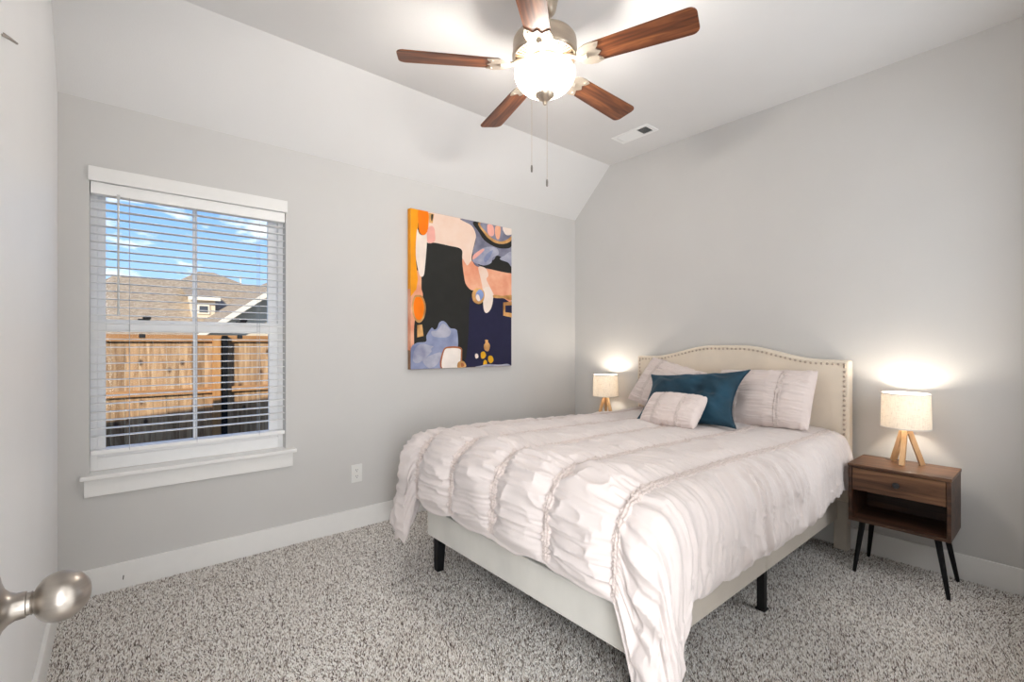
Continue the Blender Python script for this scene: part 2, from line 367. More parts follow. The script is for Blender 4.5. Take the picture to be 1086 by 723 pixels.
# ------------------------------------------------------------------ outside
struct(MB().box((-40, YW+T, -.62), (60, 90, -.52)).build('ground', mat('yard_soil', (.10, .10, .06), .95, var=.5, vscale=8)))
struct(MB().box((-3, YW+.02, -.6), (XL-T, YW+T, 2.6)).box((XH+T, YW+.02, -.6), (10, YW+T, 3.2)).build('wall_exterior', mat('siding', (.22, .20, .18), .8, var=.03)))
rf = MB(); ze = lambda x: 2.82+.09*(x+2.6)
rf.add([(-9, -6, ze(-9)), (10, -6, ze(10)), (10, 3.7, ze(10)), (-9, 3.7, ze(-9)), (-9, -6, ze(-9)+.2), (10, -6, ze(10)+.2), (10, 3.7, ze(10)+.06), (-9, 3.7, ze(-9)+.06)],
       [(0,3,2,1),(4,5,6,7),(0,1,5,4),(1,2,6,5),(2,3,7,6),(3,0,4,7)])
struct(rf.build('roof', mat('roof_board', (.3, .28, .26), .9, var=.1)))
struct(MB().box((-9, -6.1, -.6), (10, -6, 4.2)).build('wall_rear', MATS['siding']))

FENCE = wood('fence_boards', (.27, .155, .075), (.60, .42, .25), (14, 14, 1.2), .85, 1.5, island=True, knots=True, mid=(.44, .27, .145))
RAILW = wood('fence_rail_wood', (.36, .17, .06), (.50, .27, .12), (1, 10, 10), .8, 1.5)
fence = tag(empty('wooden_fence', (1, 7.8, -.52)), 'tall wooden board fence in the yard outside the window', 'fence')
OF = Vector(fence.location)
def fpart(mb, name, m, lab=None):
    o = mb.build(name, m, None, origin=OF); o.parent = fence; o.location = (0, 0, 0)
    if lab: o['label'] = lab
bd = MB(); x = -2.6
while x < 5.2:
    wd = .138; dz = random.uniform(-.008, .008); bd.box((x, 7.80+random.uniform(0, .004), -.47), (x+wd, 7.818, 1.33+dz)); x += wd+.004
fpart(bd, 'pickets', FENCE)
for za, zb in ((1.275, 1.365), (.56, .635)):
    fpart(MB().box((-2.6, 7.755, za), (5.2, 7.80, zb)), 'rail', RAILW)
fpart(MB().box((1.04, 7.66, -.5), (1.128, 7.755, 1.345)), 'post', wood('fence_post_wood', (.42, .19, .06), (.56, .30, .12), (10, 10, 1), .8, 1.5), 'orange-brown wooden post')
fpart(MB().box((1.150, 7.68, -.5), (1.215, 7.745, 1.36)), 'post', BLACKM, 'black metal post')

SHING = mat('shingles', (.26, .195, .13), .95, var2=(.52, .41, .29), vscale=4.0, stretch=(2.2, 2.2, 5.0), bump=.3, bscale=6)
HW = mat('cream_siding', (.72, .62, .48), .8, var=.03)
FASC = mat('fascia_cream', (.85, .78, .66), .6, var=.02)
DGL = mat('dark_window', (.08, .09, .11), .2)
house = tag(empty('neighbour_house', (3, 24, -.5)), 'house with brown shingle roof and small dormer beyond the fence', 'house')
OH = Vector(house.location)
def hpart(mb, name, m, lab=None, parent=None):
    o = mb.build(name, m, None, origin=OH); o.parent = parent or house; o.location = (0, 0, 0)
    if lab: o['label'] = lab
    return o
hpart(MB().box((-1.5, 21.5, -.5), (12, 34, 1.6)), 'house_wall', HW)
# long front wing (hip), then the taller main hip
hpart(MB().add([(-2.6, 20.0, 1.5), (6.5, 20.0, 1.5), (6.5, 28, 1.5), (-2.6, 28, 1.5), (-.1, 24, 3.88), (6.2, 24, 3.93)], [(0,1,5,4),(1,2,5),(2,3,4,5),(3,0,4),(3,2,1,0)]), 'wing_roof', SHING)
hpart(MB().add([(-1.5, 20.4, 1.45), (9.6, 20.4, 1.45), (9.6, 33, 1.45), (-1.5, 33, 1.45), (2.95, 26, 4.60), (3.55, 26, 4.60)], [(0,1,5,4),(1,2,5),(2,3,4,5),(3,0,4),(3,2,1,0)]), 'main_roof', SHING)
dw = hpart(MB().box((2.19, 21.2, 1.9), (2.94, 23.0, 3.02)), 'dormer_wall', HW)
hpart(MB().box((2.36, 21.15, 2.38), (2.75, 21.21, 2.74)), 'dormer_window_frame', FASC, parent=dw)
hpart(MB().box((2.42, 21.13, 2.44), (2.69, 21.16, 2.68)), 'dormer_window_pane', DGL, parent=dw)
hpart(MB().add([(2.05, 20.95, 2.93), (3.08, 20.95, 2.93), (2.98, 23.2, 3.50), (2.00, 23.2, 3.50), (2.05, 20.95, 3.0), (3.08, 20.95, 3.0), (2.98, 23.2, 3.57), (2.00, 23.2, 3.57)],
      [(0,3,2,1),(4,5,6,7),(0,1,5,4),(1,2,6,5),(2,3,7,6),(3,0,4,7)]), 'dormer_roof', SHING)
hpart(MB().box((2.05, 20.93, 2.88), (3.08, 20.96, 3.01)), 'dormer_fascia', FASC)
hpart(MB().prism([(1.0, .88), (4.6, 3.58), (8.2, .88)], 1, 15.6, 22.5), 'gable_wall', HW)
gr_ = MB()
gr_.add([(.9, 15.0, .90), (4.6, 15.0, 3.68), (4.6, 23, 3.68), (.9, 23, .90), (.9, 15.0, .78), (4.6, 15.0, 3.56), (4.6, 23, 3.56), (.9, 23, .78)], [(0,1,2,3),(7,6,5,4),(0,4,5,1),(1,5,6,2),(2,6,7,3),(3,7,4,0)])
gr_.add([(8.3, 15.0, .90), (4.6, 15.0, 3.68), (4.6, 23, 3.68), (8.3, 23, .90), (8.3, 15.0, .78), (4.6, 15.0, 3.56), (4.6, 23, 3.56), (8.3, 23, .78)], [(3,2,1,0),(4,5,6,7),(1,5,4,0),(2,6,5,1),(3,7,6,2),(0,4,7,3)])
hpart(gr_, 'gable_roof', SHING)
hpart(MB().add([(.9, 14.97, .92), (4.6, 14.97, 3.70), (4.6, 14.97, 3.53), (.9, 14.97, .75), (.9, 15.0, .92), (4.6, 15.0, 3.70), (4.6, 15.0, 3.53), (.9, 15.0, .75)], [(0,1,2,3),(7,6,5,4),(0,4,5,1),(1,5,6,2),(2,6,7,3),(3,7,4,0)]), 'gable_fascia', FASC)
hpart(MB().tube([(4.66, 26, 3.9), (4.66, 26, 4.40)], .03, 8).tube([(4.66, 26, 4.40), (4.66, 26, 4.52)], .055, 8), 'vent_pipe', FASC)

# ------------------------------------------------------------------ carpet pile
def carpet():
    rng = np.random.default_rng(3); sp = .0052
    xs = np.arange(XL+.017, XH-.017, sp); ys = np.arange(YB, YW-.016, sp)
    X, Y = np.meshgrid(xs, ys, indexing='ij'); X = X.ravel(); Y = Y.ravel(); n = len(X)
    X = X+rng.uniform(-.003, .003, n); Y = Y+rng.uniform(-.003, .003, n)
    h = rng.uniform(.007, .0125, n); r = rng.uniform(.0027, .0042, n); a0 = rng.uniform(0, 2*PI, n)
    # vacuum strokes lean the pile one way or the other
    st = vnoise((X*.8-Y*.6)*3.2+vnoise(X*1.2, Y*1.2, 5)*.7, (X*.6+Y*.8)*.55, 9); lx = .0034*np.clip(st*2.2, -1, 1)
    tx = X+rng.normal(0, .0026, n)-lx*.6; ty = Y+rng.normal(0, .0026, n)-lx*.8
    V = np.zeros((n, 5, 3)); ang = a0[:, None]+np.array([0, .5*PI, PI, 1.5*PI])[None]
    V[:, :4, 0] = X[:, None]+r[:, None]*np.cos(ang); V[:, :4, 1] = Y[:, None]+r[:, None]*np.sin(ang); V[:, :4, 2] = .0002
    V[:, 4, 0] = np.clip(tx, XL+.016, XH-.016); V[:, 4, 1] = np.clip(ty, YB, YW-.016); V[:, 4, 2] = h
    F = np.array([[0, 1, 4], [1, 2, 4], [2, 3, 4], [3, 0, 4]])[None]+(np.arange(n)*5)[:, None, None]
    me = bpy.data.meshes.new('carpet'); nf = n*4
    me.vertices.add(n*5); me.vertices.foreach_set('co', V.ravel())
    me.loops.add(nf*3); me.loops.foreach_set('vertex_index', F.reshape(-1).astype(np.int32))
    me.polygons.add(nf); me.polygons.foreach_set('loop_start', np.arange(0, nf*3, 3, dtype=np.int32)); me.polygons.foreach_set('loop_total', np.full(nf, 3, np.int32))
    me.update(calc_edges=True); me.validate()
    m = bpy.data.materials.new('carpet_yarn'); m.use_nodes = True; t = m.node_tree; b = t.nodes['Principled BSDF']; b.inputs['Roughness'].default_value = .9; b.inputs['Specular IOR Level'].default_value = .15
    g = t.nodes.new('ShaderNodeNewGeometry'); rp = t.nodes.new('ShaderNodeValToRGB'); rp.color_ramp.interpolation = 'CONSTANT'
    cols = [(0, (.13, .105, .09)), (.12, (.40, .35, .31)), (.27, (.66, .61, .56)), (.45, (.86, .82, .775)), (.66, (.97, .95, .92))]
    el = rp.color_ramp.elements; el[0].position = 0; el[0].color = (*cols[0][1], 1); el[1].position = cols[1][0]; el[1].color = (*cols[1][1], 1)
    for p, c in cols[2:]: q = el.new(p); q.color = (*c, 1)
    t.links.new(g.outputs['Random Per Island'], rp.inputs[0]); t.links.new(rp.outputs[0], b.inputs['Base Color'])
    me.materials.append(m); o = bpy.data.objects.new('carpet', me); COL.objects.link(o)
    tag(o, 'speckled grey and white plush carpet pile covering the bedroom floor', 'carpet', kind='stuff')
carpet()

# ------------------------------------------------------------------ bed frame
LINEN = mat('headboard_linen', (.78, .69, .575), .9, var=.05, vscale=6, bump=.12, bscale=600, sheen=.2)
VELV = mat('rail_velvet', (.58, .525, .455), .85, var=.07, vscale=5, bump=.04, bscale=300, sheen=.35)
BRASS = mat('nailhead_metal', (.55, .46, .38), .3, 1.0)
bed = tag(empty('bed_frame', (2.30, 1.585, 0)), 'cream upholstered queen bed frame with arched nailhead headboard and black feet', 'bed')
OBD = Vector(bed.location)
def bdp(mb, name, m, lab=None, bevel=0, smooth=False, seg=2, parent=None):
    o = mb.build(name, m, None, bevel=bevel, origin=OBD, smooth=smooth, seg=seg); o.parent = parent or bed; o.location = (0, 0, 0)
    if lab: o['label'] = lab
    return o
HY0, HY1, HXF, HXB = .845, 2.318, 3.312, 3.392
def arch(y):
    t = abs((y-(HY0+HY1)/2)/((HY1-HY0)/2)); s = 1-float(smooth01((t-.12)/.68))
    return 1.143+.083*s+.006*(1-t*t)
outl = [(HY0, .09)]+[(HY0+(HY1-HY0)*i/60, arch(HY0+(HY1-HY0)*i/60)) for i in range(61)]+[(HY1, .09)]
outl[0] = (HY0, .30); outl[-1] = (HY1, .30)
hb = bdp(MB().prism(outl, 0, HXF, HXB), 'headboard', LINEN, 'cream linen headboard with a low arch', bevel=.012, seg=3)
nh = MB(); ins = .024; path = []
z = .42
while z < arch(HY0+ins)-ins-.008: path.append((HY0+ins, z)); z += .0285
ys = np.linspace(HY0+ins, HY1-ins, 400); zs = np.array([arch(q)-ins for q in ys]); ds = np.concatenate([[0], np.cumsum(np.hypot(np.diff(ys), np.diff(zs)))])
for d in np.linspace(0, ds[-1], int(ds[-1]/.0285)): path.append((float(np.interp(d, ds, ys)), float(np.interp(d, ds, zs))))
path += [(HY1-ins-(y-HY0-ins), zz) for y, zz in path if abs(y-HY0-ins) < 1e-6 and zz < arch(HY0+ins)-ins-.008]
RM = Matrix(((0, 0, -1, 0), (0, 1, 0, 0), (1, 0, 0, 0), (0, 0, 0, 1)))
for y, zz in path: nh.lathe([(.0078, 0), (.0075, .0022), (.0058, .0045), (.003, .0058), (.0003, .0062)], (HXF-.0005, y, zz), 10, RM)
bdp(nh, 'nailhead_trim', BRASS, 'row of round antique nailheads', smooth='all', parent=hb)
for y in (HY0+.01, HY1-.08): bdp(MB().box((HXF+.004, y, .012), (HXB-.006, y+.07, .31)), 'headboard_leg', VELV, bevel=.004)
RX0, RZ0, RZ1 = 1.30, .205, .345
bdp(MB().box((RX0, .905, RZ0), (RX0+.04, 2.262, RZ1+.01)), 'foot_rail', mat('foot_velvet', (.66, .645, .60), .8, var=.08, vscale=5, stretch=(1, 1, .5), sheen=.4), bevel=.006)
for y0, y1 in ((.905, .94), (2.227, 2.262)):
    bdp(MB().box((RX0+.04, y0, RZ0-.012), (2.296, y1, RZ1)).box((2.299, y0, RZ0-.012), (HXF+.01, y1, RZ1)), 'side_rail', VELV, bevel=.004)
for y in (.93, 2.205):
    bdp(MB().bar((RX0+.052, y+.02, .008), (RX0+.052, y+.01, RZ0+.002), .020, .025), 'leg', BLACKM, 'black tapered foot leg', bevel=.003)
for y in (.928, 1.58, 2.24):
    bdp(MB().box((2.285, y-.017, .008), (2.318, y+.017, RZ0)).box((2.280, y-.022, .006), (2.323, y+.022, .016)), 'support_leg', BLACKM, 'black metal centre support leg', bevel=.002)
bdp(MB().box((RX0+.04, .945, .295), (HXF-.002, 2.222, .335)), 'slat_base', BLACKM)
# mattress
mt = MB().box((1.350, .925, .336), (3.300, 2.245, .655)).build('mattress', mat('mattress_ticking', (.33, .29, .25), .9, var=.05, bump=.1, bscale=300), bevel=.05, seg=5)
tag(mt, 'mattress edge under the pale comforter at the headboard end', 'mattress')

# ------------------------------------------------------------------ comforter
COTTON = mat('comforter_cotton', (.70, .635, .615), .85, var=.03, vscale=5, bump=.10, bscale=250, sheen=.25)
CROCH = mat('smocking', (.63, .55, .52), .9, var=.10, vscale=90, bump=.25, bscale=220)
YR, YL, XF, XHD, RAD = .945, 2.235, 1.385, 3.285, .165
OV_R, OV_L, OV_F = .430, .440, .428
S0, SD = .930, .320
ARC = RAD*PI/2
def topz(X): return .722+.030*smooth01((3.0-X)/1.4)
def base(u, v):
    """u: unwrapped y, v: unwrapped distance from the head end; returns rounded drape over the bed"""
    xx = XHD-v
    du = np.where(u < YR, u-YR, np.where(u > YL, u-YL, 0.0)); dv = np.maximum(XF-xx, 0.0)
    X0 = np.maximum(xx, XF); Y0 = np.clip(u, YR, YL)
    d = np.hypot(du, dv); sd = np.maximum(d, 1e-9); cy = du/sd; cx = dv/sd
    corner = 2*np.abs(cx*cy)
    ovs = np.where(u < 1.5, OV_R, OV_L)
    dmax = np.minimum(OV_F/np.maximum(np.abs(cx), 1e-6), ovs/np.maximum(np.abs(cy), 1e-6))
    want = OV_F*cx**2+ovs*cy**2; want = want+(.64-want)*smooth01(corner/.55)
    d = d*(1+(want/np.maximum(dmax, 1e-6)-1)*np.where(d > 1e-6, smooth01((d-.12)/.2), 0))
    tk = smooth01((d-ARC*.8)/.26)*.36*smooth01(corner/.5)
    qx, qy = cx, cy
    cx = np.where(corner > 0, cx*(1-tk)+.70*tk, cx); cy = np.where(corner > 0, cy*(1-tk)+np.sign(cy)*.715*tk, cy)
    a = np.minimum(d, ARC)/RAD
    ho = RAD*np.sin(a); go = RAD*(1-np.cos(a)); e = np.maximum(d-ARC, 0)
    ho = ho*np.where((dv <= 0), 1-.30*smooth01((xx-2.45)/.5), 1)
    go = go+e; ho = ho+e*(.04+.10*corner)
    ho = ho*(1+.22*corner**2)
    z = topz(X0)-go
    # crown a little in the middle of the bed
    z = z+.012*(1-((Y0-1.59)/.65)**2)
    return np.stack([X0-ho*cx, Y0+ho*cy, z], -1)
def seamdist(u):
    """distance to nearest seam line (five seams)"""
    k = np.clip(np.round((u-S0)/SD), 0, 4); return np.abs(u-(S0+SD*k))
def cdisp(u, v):
    xx = XHD-v; sdst = seamdist(u)
    inside = (u > S0) & (u < S0+4*SD)
    puff = np.clip(sdst/(SD/2), 0, 1.0); puff = (1-(1-puff)**2.4)
    foot = smooth01((XF+.25-xx)/.3)
    amp = .024+.016*foot
    near = np.exp(-sdst/.085)
    # gathers: fine ridges running across, from seam to seam
    wv = v+.018*vnoise(v*9, u*5, 2)+.03*vnoise(v*3, u*2, 7)
    cell = np.floor((u-S0)/SD)
    g1 = vnoise(wv/.021+cell*17, (u-S0)/.16, 11); g2 = vnoise(wv/.045+cell*31, (u-S0)/.22, 13)
    g3 = vnoise(wv/.012+cell*7, u/.07, 17)
    ridge = lambda q: 1-2.4*np.sqrt(np.abs(q)+.004)
    w = (.0052+.0046*foot)*ridge(g1)*(.45+.75*near)+(.0065+.0070*foot)*ridge(g2)*(.55+.3*near)+.0026*g3*(.4+near)
    big = .007*vnoise(v/.16, u/.16, 23)+.006*foot*vnoise(v/.08, u/.12, 29)
    side = (u < S0)
    pl = smooth01((S0-u)/.10)
    drape = .012*pl*ridge(vnoise(wv/.075+.6*u, u*1.2, 41))+.0095*pl*ridge(vnoise(wv/.032, u*2.5, 43))+.0035*ridge(vnoise(wv/.014, u*5, 47))
    tot = amp*puff+w*np.clip(puff*3, 0, 1)+big*puff
    tot = np.where(side, 0.026*puff+.6*w*np.clip(puff*3, 0, 1)+drape+big*puff, tot)
    return tot*(1-.45*smooth01((xx-2.35)/.3)*smooth01((u-.90)/.1)*smooth01((2.35-u)/.1))
def hem(u, v, vmax):
    return v
def surf(u, v, extra=0.0):
    P = base(u, v); h = 2e-3
    A = base(u+h, v)-base(u-h, v); B = base(u, v+h)-base(u, v-h); Nn = np.cross(A, B)
    Nn /= np.maximum(np.linalg.norm(Nn, axis=-1, keepdims=True), 1e-9)
    D = cdisp(u, v)+extra
    # hem rolls back under the puffs
    xx = XHD-v
    du = np.where(u < YR, YR-u, np.where(u > YL, u-YL, 0)); dv = np.maximum(XF-xx, 0)
    tu = np.maximum(smooth01((dv-(OV_F-.05))/.06), smooth01((du-(np.where(u < YR, OV_R, OV_L)-.05))/.06))
    return P+Nn*(D*(1-.9*tu))[..., None]-np.array([0, 0, 1.0])*(0)
VMAX = XHD-XF+OV_F
u1 = np.linspace(YR-OV_R, YL+OV_L, 430); t1 = np.linspace(0, 1, 470)
U, TT = np.meshgrid(u1, t1, indexing='ij')
scal = .022*np.clip(seamdist(U)/(SD/2), 0, 1)**.7+.012*vnoise(U*9, U*0, 3)
Vv = TT*(VMAX+scal*smooth01((TT-.7)/.3))
hs = smooth01((TT*VMAX-.25)/1.2)
sidepull = np.where(U < YR, 1, 0)*(.010*vnoise(Vv*10, U*0+2, 31)+.005*vnoise(Vv*37, U*0+5, 33)-.035*(1-hs))
U2 = np.where(U < YR, YR-(YR-U)*(1+sidepull/OV_R), U)
CP = surf(U2, Vv)
comf = grid_mesh('comforter', CP, COTTON)
sld = comf.modifiers.new('thickness', 'SOLIDIFY'); sld.thickness = .012; sld.offset = -1
cme = comf.data
tag(comf, 'pale pink ruched comforter spread over the bed and hanging at the foot', 'comforter')
for k in range(5):
    uc = S0+SD*k; wB = .020
    uu = np.linspace(uc-wB, uc+wB, 15); vv = np.linspace(.02, VMAX-.012, 700); UU, VV = np.meshgrid(uu, vv, indexing='ij')
    UU2 = UU+.002*vnoise(VV*14, VV*0+k, 51)
    s_ = (UU-uc)/wB
    braid = .0032*(np.sin(VV/.0125*2*PI/2+s_*5.5)*np.sin(VV/.0125*2*PI/2-s_*5.5))+.0018*np.cos(s_*PI*2.5)
    ex = .0075*(1-s_**4)+braid-.002
    band = grid_mesh('smocked_band', surf(UU2, VV, ex), CROCH, comf); band['label'] = 'tan smocked seam band'

# ------------------------------------------------------------------ pillows
def pillow_shape(w, h, t, pinch, u, v, sgn, ruche=0.0, seed=0, pw=.42, bands=(), ears=0.0, crease=0.0):
    """local x across, y up, z towards the viewer"""
    e = np.maximum((1-u**2)*(1-v**2), 0)**pw
    x = .5*w*u*(1-pinch*(1-v**2)); y = .5*h*v*(1-pinch*(1-u**2))
    cor = (np.abs(u)*np.abs(v))**5
    x = x*(1+ears*cor); y = y*(1+ears*cor)
    d = np.zeros_like(u)
    if ruche:
        sd = np.ones_like(u)*.5
        for b in bands: sd = np.minimum(sd, np.abs(u-b))
        pf = np.clip(sd/.25, 0, 1)**.6
        q = v*h/.022+.8*vnoise(u*2, v*5, seed); cell = sum((u > b).astype(float) for b in bands) if len(bands) else 0
        d = ruche*(1-2*np.abs(vnoise(q+cell*13, u*2.2*w/.5, seed+1)))*(.5+.6*np.exp(-sd/.12))*np.clip(sd*14, 0, 1)+.6*ruche*(1-2*np.abs(vnoise(q*.45+cell*5, u*1.5, seed+2)))
        d = d+.011*pf-.006
        edge = np.clip((1-np.abs(v))*6, 0, 1); d = d*(.3+.7*edge)
        y = y+(.004*vnoise(u*16, v*2, seed+4))*np.abs(v)**3
    if crease: d = d+crease*vnoise(u*2.2+v*1.2, v*1.6-u*.4, seed+3)*(1-u**2)*(1-v**2)*2+crease*.35*vnoise(u*5+v*4, v*3-u*2, seed+6)
    rim = np.clip(np.minimum(1-np.abs(u), 1-np.abs(v))*9, 0, 1)
    return np.stack([x, y, sgn*(.5*t*e+.002+d*rim)], -1)
def pillow(name, B, Tp, yaw, w, h, t, m, label, cat, group=None, pinch=.07, ruche=0.0, bands=(), band_m=None, seed=0, ears=0.0, crease=0.0, pw=.42, piping=None, roll=0.0, bw=.05):
    """B / Tp: middle of the bottom / top edge in the room"""
    B, Tp = Vector(B), Vector(Tp); ydir = (Tp-B).normalized()
    xdir = Vector((math.sin(yaw), -math.cos(yaw), 0)); xdir = (xdir-ydir*xdir.dot(ydir)).normalized(); zdir = xdir.cross(ydir)
    R = Matrix((xdir, ydir, zdir)).transposed().to_4x4()
    root = empty(name, (0, 0, 0)); root.matrix_world = Matrix.Translation((B+Tp)/2) @ R @ Matrix.Rotation(roll, 4, 'Z')
    n, k = 120, 100
    g = lambda q: np.sin(q*PI/2)*.55+q*.45
    uu, vv = np.meshgrid(g(np.linspace(-1, 1, n)), g(np.linspace(-1, 1, k)), indexing='ij')
    kw = dict(ruche=ruche, seed=seed, pw=pw, bands=bands, ears=ears, crease=crease)
    F = pillow_shape(w, h, t, pinch, uu, vv, 1, **kw); Bk = pillow_shape(w, h, t, pinch, uu, vv, -1, **kw)
    mb_ = np.concatenate([F.reshape(-1, 3), Bk.reshape(-1, 3)])
    idx = np.arange(n*k).reshape(n, k)
    q = np.stack([idx[:-1, :-1], idx[1:, :-1], idx[1:, 1:], idx[:-1, 1:]], -1).reshape(-1, 4)
    q2 = q[:, ::-1]+n*k
    ring = list(idx[:, 0])+list(idx[-1, 1:])+list(idx[-2::-1, -1])+list(idx[0, -2:0:-1])
    side = [(ring[i], ring[(i+1) % len(ring)], ring[(i+1) % len(ring)]+n*k, ring[i]+n*k) for i in range(len(ring))]
    me = bpy.data.meshes.new('pillow_cover'); me.from_pydata(mb_.tolist(), [], [tuple(map(int, f)) for f in q.tolist()+q2.tolist()+side]); me.materials.append(m)
    b = bmesh.new(); b.from_mesh(me); bmesh.ops.recalc_face_normals(b, faces=b.faces); b.to_mesh(me); b.free()
    me.polygons.foreach_set('use_smooth', [True]*len(me.polygons))
    c = bpy.data.objects.new('cover', me); COL.objects.link(c); c.parent = root
    for bb in bands:
        u_ = np.linspace(bb-bw, bb+bw, 9); v_ = g(np.linspace(-.985, .985, 160)); a, d = np.meshgrid(u_, v_, indexing='ij')
        P = pillow_shape(w, h, t, pinch, a, d, 1, **kw)
        s_ = (a-bb)/bw; P[..., 2] += .005*(1-s_**4)+.0022*np.sin(d*h/.010*PI+s_*5)*np.sin(d*h/.010*PI-s_*5)
        o = grid_mesh('smocked_band', P, band_m, root); o['label'] = 'tan smocked band'
    if piping:
        e = MB(); pts = []
        N_ = 40
        for (ua, va, ub, vb) in ((-1,-1,1,-1),(1,-1,1,1),(1,1,-1,1),(-1,1,-1,-1)):
            for i in range(N_):
                f = i/N_; pp = pillow_shape(w, h, t, pinch, np.array(ua+(ub-ua)*f), np.array(va+(vb-va)*f), 1, **kw); pts.append((float(pp[0]), float(pp[1]), 0))
        pts.append(pts[0]); e.tube(pts, .0045, 8); e.build('piping', piping, root, smooth='all')
    tag(root, label, cat, group); return root
SHAM = mat('sham_cotton', (.72, .63, .60), .85, var=.03, vscale=6, bump=.08, bscale=250, sheen=.25)
TEAL = mat('teal_velvet', (.004, .040, .072), .75, var=.35, vscale=7, bump=.06, bscale=200, sheen=.05)
TEALP = mat('teal_piping', (.004, .030, .055), .8, var=.1)
pillow('pillow_sham', (3.03, 1.262, .752), (3.225, 1.275, 1.055), 0, .60, .40, .17, SHAM, 'pale pink ruched pillow leaning on the headboard, right of the teal pillow', 'pillow', 'ruched pillow shams', ruche=.0075, bands=(-.42, .42), band_m=CROCH, seed=3, pinch=.03, ears=-.03, pw=.58)
pillow('pillow_sham', (3.03, 1.925, .752), (3.225, 1.83, 1.062), 0, .66, .40, .17, SHAM, 'pale pink ruched pillow leaning on the headboard mostly hidden behind the teal pillow', 'pillow', 'ruched pillow shams', ruche=.0075, bands=(-.60, .42), band_m=CROCH, seed=8, pinch=.03, ears=-.03, pw=.58)
pillow('throw_pillow', (2.69, 1.565, .744), (2.97, 1.615, 1.035), .0, .625, .415, .17, TEAL, 'dark teal velvet pillow propped against the two ruched pillows', 'pillow', pinch=.115, ears=.075, crease=.024, seed=21, piping=TEALP)
pillow('lumbar_pillow', (2.525, 1.575, .748), (2.705, 1.575, .925), .0, .375, .25, .13, SHAM, 'small pale ruched pillow in front of the teal pillow', 'pillow', ruche=.0065, bands=(-.46, .40), band_m=CROCH, seed=33, pinch=.02, bw=.06, ears=-.06, pw=.5)

# ------------------------------------------------------------------ nightstands and lamps
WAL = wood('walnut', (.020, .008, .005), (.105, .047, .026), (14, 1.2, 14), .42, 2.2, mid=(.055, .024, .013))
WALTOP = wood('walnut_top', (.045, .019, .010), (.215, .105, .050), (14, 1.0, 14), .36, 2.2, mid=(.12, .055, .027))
def nightstand(y0, label):
    """y0: right-hand end of the cabinet"""
    x0, x1, y1, z0, z1, th = 3.065, 3.372, y0+.415, .283, .592, .016
    root = tag(empty('nightstand', ((x0+x1)/2, (y0+y1)/2, 0)), label, 'nightstand', 'walnut nightstands'); Oo = Vector(root.location)
    def p(mb, name, m, lab=None, bevel=.0015, smooth=False, parent=None):
        o = mb.build(name, m, None, bevel=bevel, origin=Oo, smooth=smooth); o.parent = parent or root; o.location = (0, 0, 0)
        if lab: o['label'] = lab
        return o
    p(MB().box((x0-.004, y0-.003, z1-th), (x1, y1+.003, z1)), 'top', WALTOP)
    for y in (y0, y1-th): p(MB().box((x0, y, z0), (x1, y+th, z1-th)), 'side_panel', WAL)
    p(MB().box((x0, y0+th, z0), (x1, y1-th, z0+th)), 'bottom_panel', WAL)
    p(MB().box((x1-.008, y0+th, z0+th), (x1, y1-th, z1-th)), 'back_panel', WAL)
    p(MB().box((x0+.02, y0+th, .448), (x1-.008, y1-th, .456)), 'divider', WAL)
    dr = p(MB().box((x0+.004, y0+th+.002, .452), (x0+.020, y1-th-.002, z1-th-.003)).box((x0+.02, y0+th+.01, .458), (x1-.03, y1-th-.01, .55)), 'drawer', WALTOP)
    kb = MB(); kb.lathe([(.0004, .024), (.012, .0235), (.0155, .018), (.0135, .012), (.006, .008), (.006, -.001)], (x0+.004, (y0+y1)/2, .516), 20, RM)
    p(kb, 'knob', BLACKP, 'round black drawer knob', bevel=0, smooth=True, parent=dr)
    for sx, sy, fx, fy in ((x0+.045, y0+.055, -.035, -.045), (x0+.045, y1-.055, -.035, .03), (x1-.055, y0+.055, .035, -.045), (x1-.055, y1-.055, .035, .03)):
        l = MB().tube([(sx+fx, sy+fy, .006), (sx+fx*.98, sy+fy*.98, .014), (sx, sy, z0)], [.0085, .009, .0145], 16)
        p(l, 'leg', BLACKM, 'black splayed tapered leg', bevel=0, smooth=True)
        p(MB().lathe([(.024, z0-.004), (.024, z0)], (sx, sy, 0), 16), 'leg_plate', BLACKM, bevel=0)
    return root
nightstand(.371, 'walnut nightstand with black splayed legs right of the bed under a lit lamp')
nightstand(2.400, 'walnut nightstand on the far side of the bed beneath the small lit lamp')
SHADE = glow_cloth('lamp_linen', (.86, .80, .72), .22, .03, emit=.07)
PINE = wood('lamp_oak', (.50, .29, .13), (.70, .46, .25), (12, 12, 2), .5, 2.5)
GREYR = mat('shade_rim', (.62, .60, .57), .7)
BULB = emission('bulb_glow', (1, .86, .66), 6.0)
